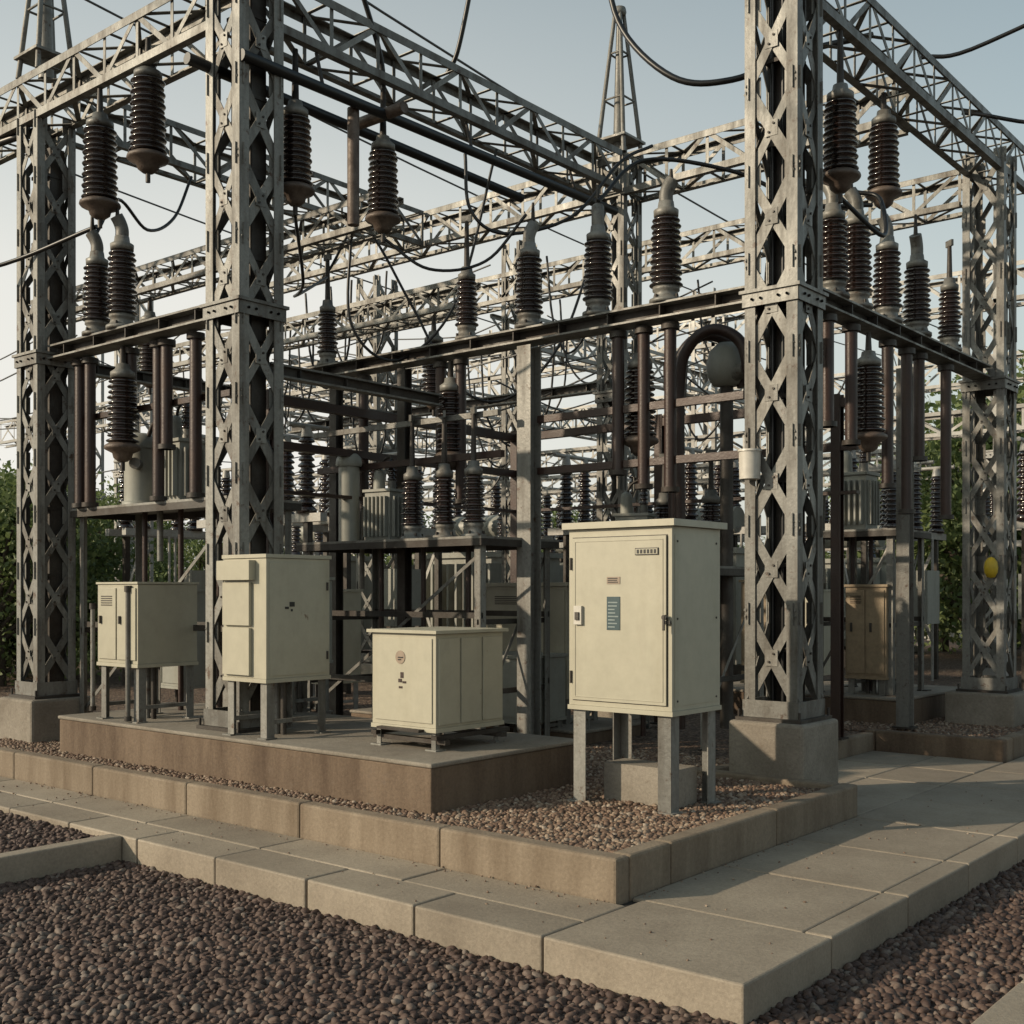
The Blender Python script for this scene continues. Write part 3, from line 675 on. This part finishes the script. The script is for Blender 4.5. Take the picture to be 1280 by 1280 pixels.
cable([(-7.28,6.05,4.7),(-7.6,6.4,4.3),(-8.3,6.9,4.4),(-9,7.9,4.9)],.014)
cable([(-3.8,8.55,4.75),(-3.6,8.9,4.5),(-3.75,9.2,4.9),(-3.95,9.2,5.0)],.018)
for i in range(34):
    a=(random.uniform(-20,-6),random.uniform(8,16),random.uniform(4.0,6.2)); ang=random.choice([0,1.57]); L=random.uniform(4,10)
    b=(a[0]-L*math.sin(ang)*1,a[1]+L*math.cos(ang),a[2]+random.uniform(-.4,.4)); wire(a,b,random.uniform(.1,.6),.011)
for i in range(26):
    x=-random.uniform(7.6,18); y=random.uniform(9,18); z=random.uniform(3.2,4.7)
    r=random.uniform(.3,.7)
    cable([(x,y,z+1.2),(x+.1,y,z+.4),(x+r*.7,y+.1,z),(x+r*1.4,y+.2,z+.4),(x+r*1.6,y+.2,z+1.3)],.014)
for z,x in ((7.6,-9),(7.9,-12),(7.2,-15)): wire((x,-2,z+1.5),(x,30,z),.8,.014)
# ------------------------------------------------------------------ trees
def leafm(name,c1,c2):
    m,t,b=nt(name); at=N(t,'ShaderNodeAttribute'); at.attribute_name='rnd'
    col=ramp(t,at.outputs['Fac'],[(0,c1),(1,c2)])
    t.links.new(col,b.inputs['Base Color']); b.inputs['Roughness'].default_value=.6
    tr=t.nodes.new('ShaderNodeBsdfTranslucent'); t.links.new(col,tr.inputs['Color'])
    ms=t.nodes.new('ShaderNodeMixShader'); ms.inputs[0].default_value=.4
    out=[n for n in t.nodes if n.type=='OUTPUT_MATERIAL'][0]
    t.links.new(b.outputs[0],ms.inputs[1]); t.links.new(tr.outputs[0],ms.inputs[2]); t.links.new(ms.outputs[0],out.inputs[0])
    return m
LEAF=leafm('foliage',(.07,.11,.03),(.21,.26,.10)); BARK=weather('bark',(.09,.07,.05),(.05,.04,.03),.9,0,6)
def tree_mesh(h,seed):
    rng=np.random.RandomState(seed); mb=MB(); random.seed(seed)
    pts=[(0,0,0),(.1*rng.randn(),.1*rng.randn(),h*.3),(.2*rng.randn(),.2*rng.randn(),h*.65),(.2*rng.randn(),.2*rng.randn(),h*.9)]
    mb.tube(smooth(pts,4),list(np.linspace(h*.03,h*.006,13)),BARK,8)
    cl=[]
    for i in range(30):
        z=h*rng.uniform(.18,.95); a=rng.uniform(0,6.28); rr=h*.3*math.sin(min(1,(1.08-z/h)*1.5)*1.57)*rng.uniform(.4,1.1)
        c=np.array([rr*math.cos(a),rr*math.sin(a),z]); cl.append(c)
        mb.tube([(0,0,z*.7),tuple(c*np.array([.5,.5,.92])),tuple(c)],[h*.012,h*.008,h*.003],BARK,5)
    n=260
    V=[];F=[];R=[]
    for c in cl:
        s=h*rng.uniform(.06,.12); p=rng.randn(n,3)*s*np.array([1,1,.7])+c
        sh=rng.uniform(.0,.6)
        for q in p:
            a=rng.randn(3);a/=np.linalg.norm(a);b=np.cross(a,rng.randn(3));b/=np.linalg.norm(b);l=h*.013*rng.uniform(.7,1.5)
            o=len(V); V+= [tuple(q-a*l),tuple(q+b*l*.6),tuple(q+a*l),tuple(q-b*l*.6)]; F.append((o,o+1,o+2,o+3)); R.append(min(1,sh+rng.uniform(0,.4)))
    o=len(mb.v); mb.v+=V; k=mb.mi(LEAF)
    for f,r in zip(F,R): mb.f.append(tuple(i+o for i in f)); mb.m.append(k); mb.sm.append(False); mb.r.append(r)
    return mb.mesh('tree_mesh')
TR=[tree_mesh(7,s) for s in (1,2,3)]
random.seed(21)
def tree_at(d,t,sc):
    cx=t*d; link('tree',random.choice(TR),(.769*cx-.639*d,.639*cx+.769*d,-.05),random.random()*6,sc)
for i in range(46):
    t=-.62+i*1.24/45
    d=random.uniform(44,56)
    sc=.6+random.uniform(-.1,.15)+ (.45 if t>.3 else 0)+(.2 if t<-.3 else 0)
    tree_at(d,t,sc)
for t,d,s in ((.37,27,.85),(.40,24,.8),(.43,28,.95),(.47,24,.9),(-.41,18,.5),(-.44,17,.5),(-.385,19,.48),(-.48,19,.55),(-.36,22,.5),(-.425,24,.6)): tree_at(d,t,s)
# ------------------------------------------------------------------ light, sky, camera
elev=22; az=Vector((-.58,-.815,0)).normalized()
sd=Vector((az.x*math.cos(math.radians(elev)),az.y*math.cos(math.radians(elev)),math.sin(math.radians(elev))))
l=bpy.data.lights.new('sun','SUN'); l.energy=4.1; l.angle=math.radians(.8); l.color=(1,.83,.62)
so=bpy.data.objects.new('sun',l); so.rotation_euler=sd.to_track_quat('Z','Y').to_euler(); COL.objects.link(so)
w=bpy.data.worlds.new('World'); S.world=w; w.use_nodes=True; t=w.node_tree
bg=t.nodes['Background']; sk=t.nodes.new('ShaderNodeTexSky'); sk.sky_type='NISHITA'; sk.sun_disc=False
sk.sun_elevation=math.radians(elev); sk.sun_rotation=math.atan2(az.x,az.y); sk.air_density=1.2; sk.dust_density=3; sk.ozone_density=1.
hs=t.nodes.new('ShaderNodeHueSaturation'); hs.inputs['Saturation'].default_value=.75
t.links.new(sk.outputs[0],hs.inputs['Color'])
tint=mix(t,1.,hs.outputs[0],(.92,1.12,1.05),'MULTIPLY')
tc=t.nodes.new('ShaderNodeTexCoord'); sp=t.nodes.new('ShaderNodeSeparateXYZ'); t.links.new(tc.outputs['Generated'],sp.inputs[0])
hz=ramp(t,sp.outputs[2],[(0,1.),(.12,1.),(.24,.9),(.36,.56),(.48,.32),(.75,.06)])
dp=N(t,'ShaderNodeVectorMath'); dp.operation='DOT_PRODUCT'; dp.inputs[1].default_value=(-.77,-.64,0); t.links.new(tc.outputs['Generated'],dp.inputs[0])
mr=t.nodes.new('ShaderNodeMapRange'); mr.inputs[1].default_value=-.45; mr.inputs[2].default_value=.15; mr.inputs[3].default_value=.42; mr.inputs[4].default_value=1.; t.links.new(dp.outputs['Value'],mr.inputs[0])
mu=N(t,'ShaderNodeMath'); mu.operation='MULTIPLY'; t.links.new(hz,mu.inputs[0]); t.links.new(mr.outputs[0],mu.inputs[1])
final=mix(t,mu.outputs[0],tint,(7.4,7.25,6.75))
t.links.new(final,bg.inputs['Color']); bg.inputs['Strength'].default_value=.12
c=bpy.data.cameras.new('camera'); c.sensor_width=36; c.lens=40.9; c.shift_y=.078; c.clip_end=1500; c.clip_start=.05
co=bpy.data.objects.new('camera',c); co.location=(0,0,1.7); co.rotation_euler=(math.radians(90),0,math.radians(39.72)); COL.objects.link(co); S.camera=co
S.view_settings.view_transform='Standard'; S.view_settings.look='None'; S.view_settings.exposure=0
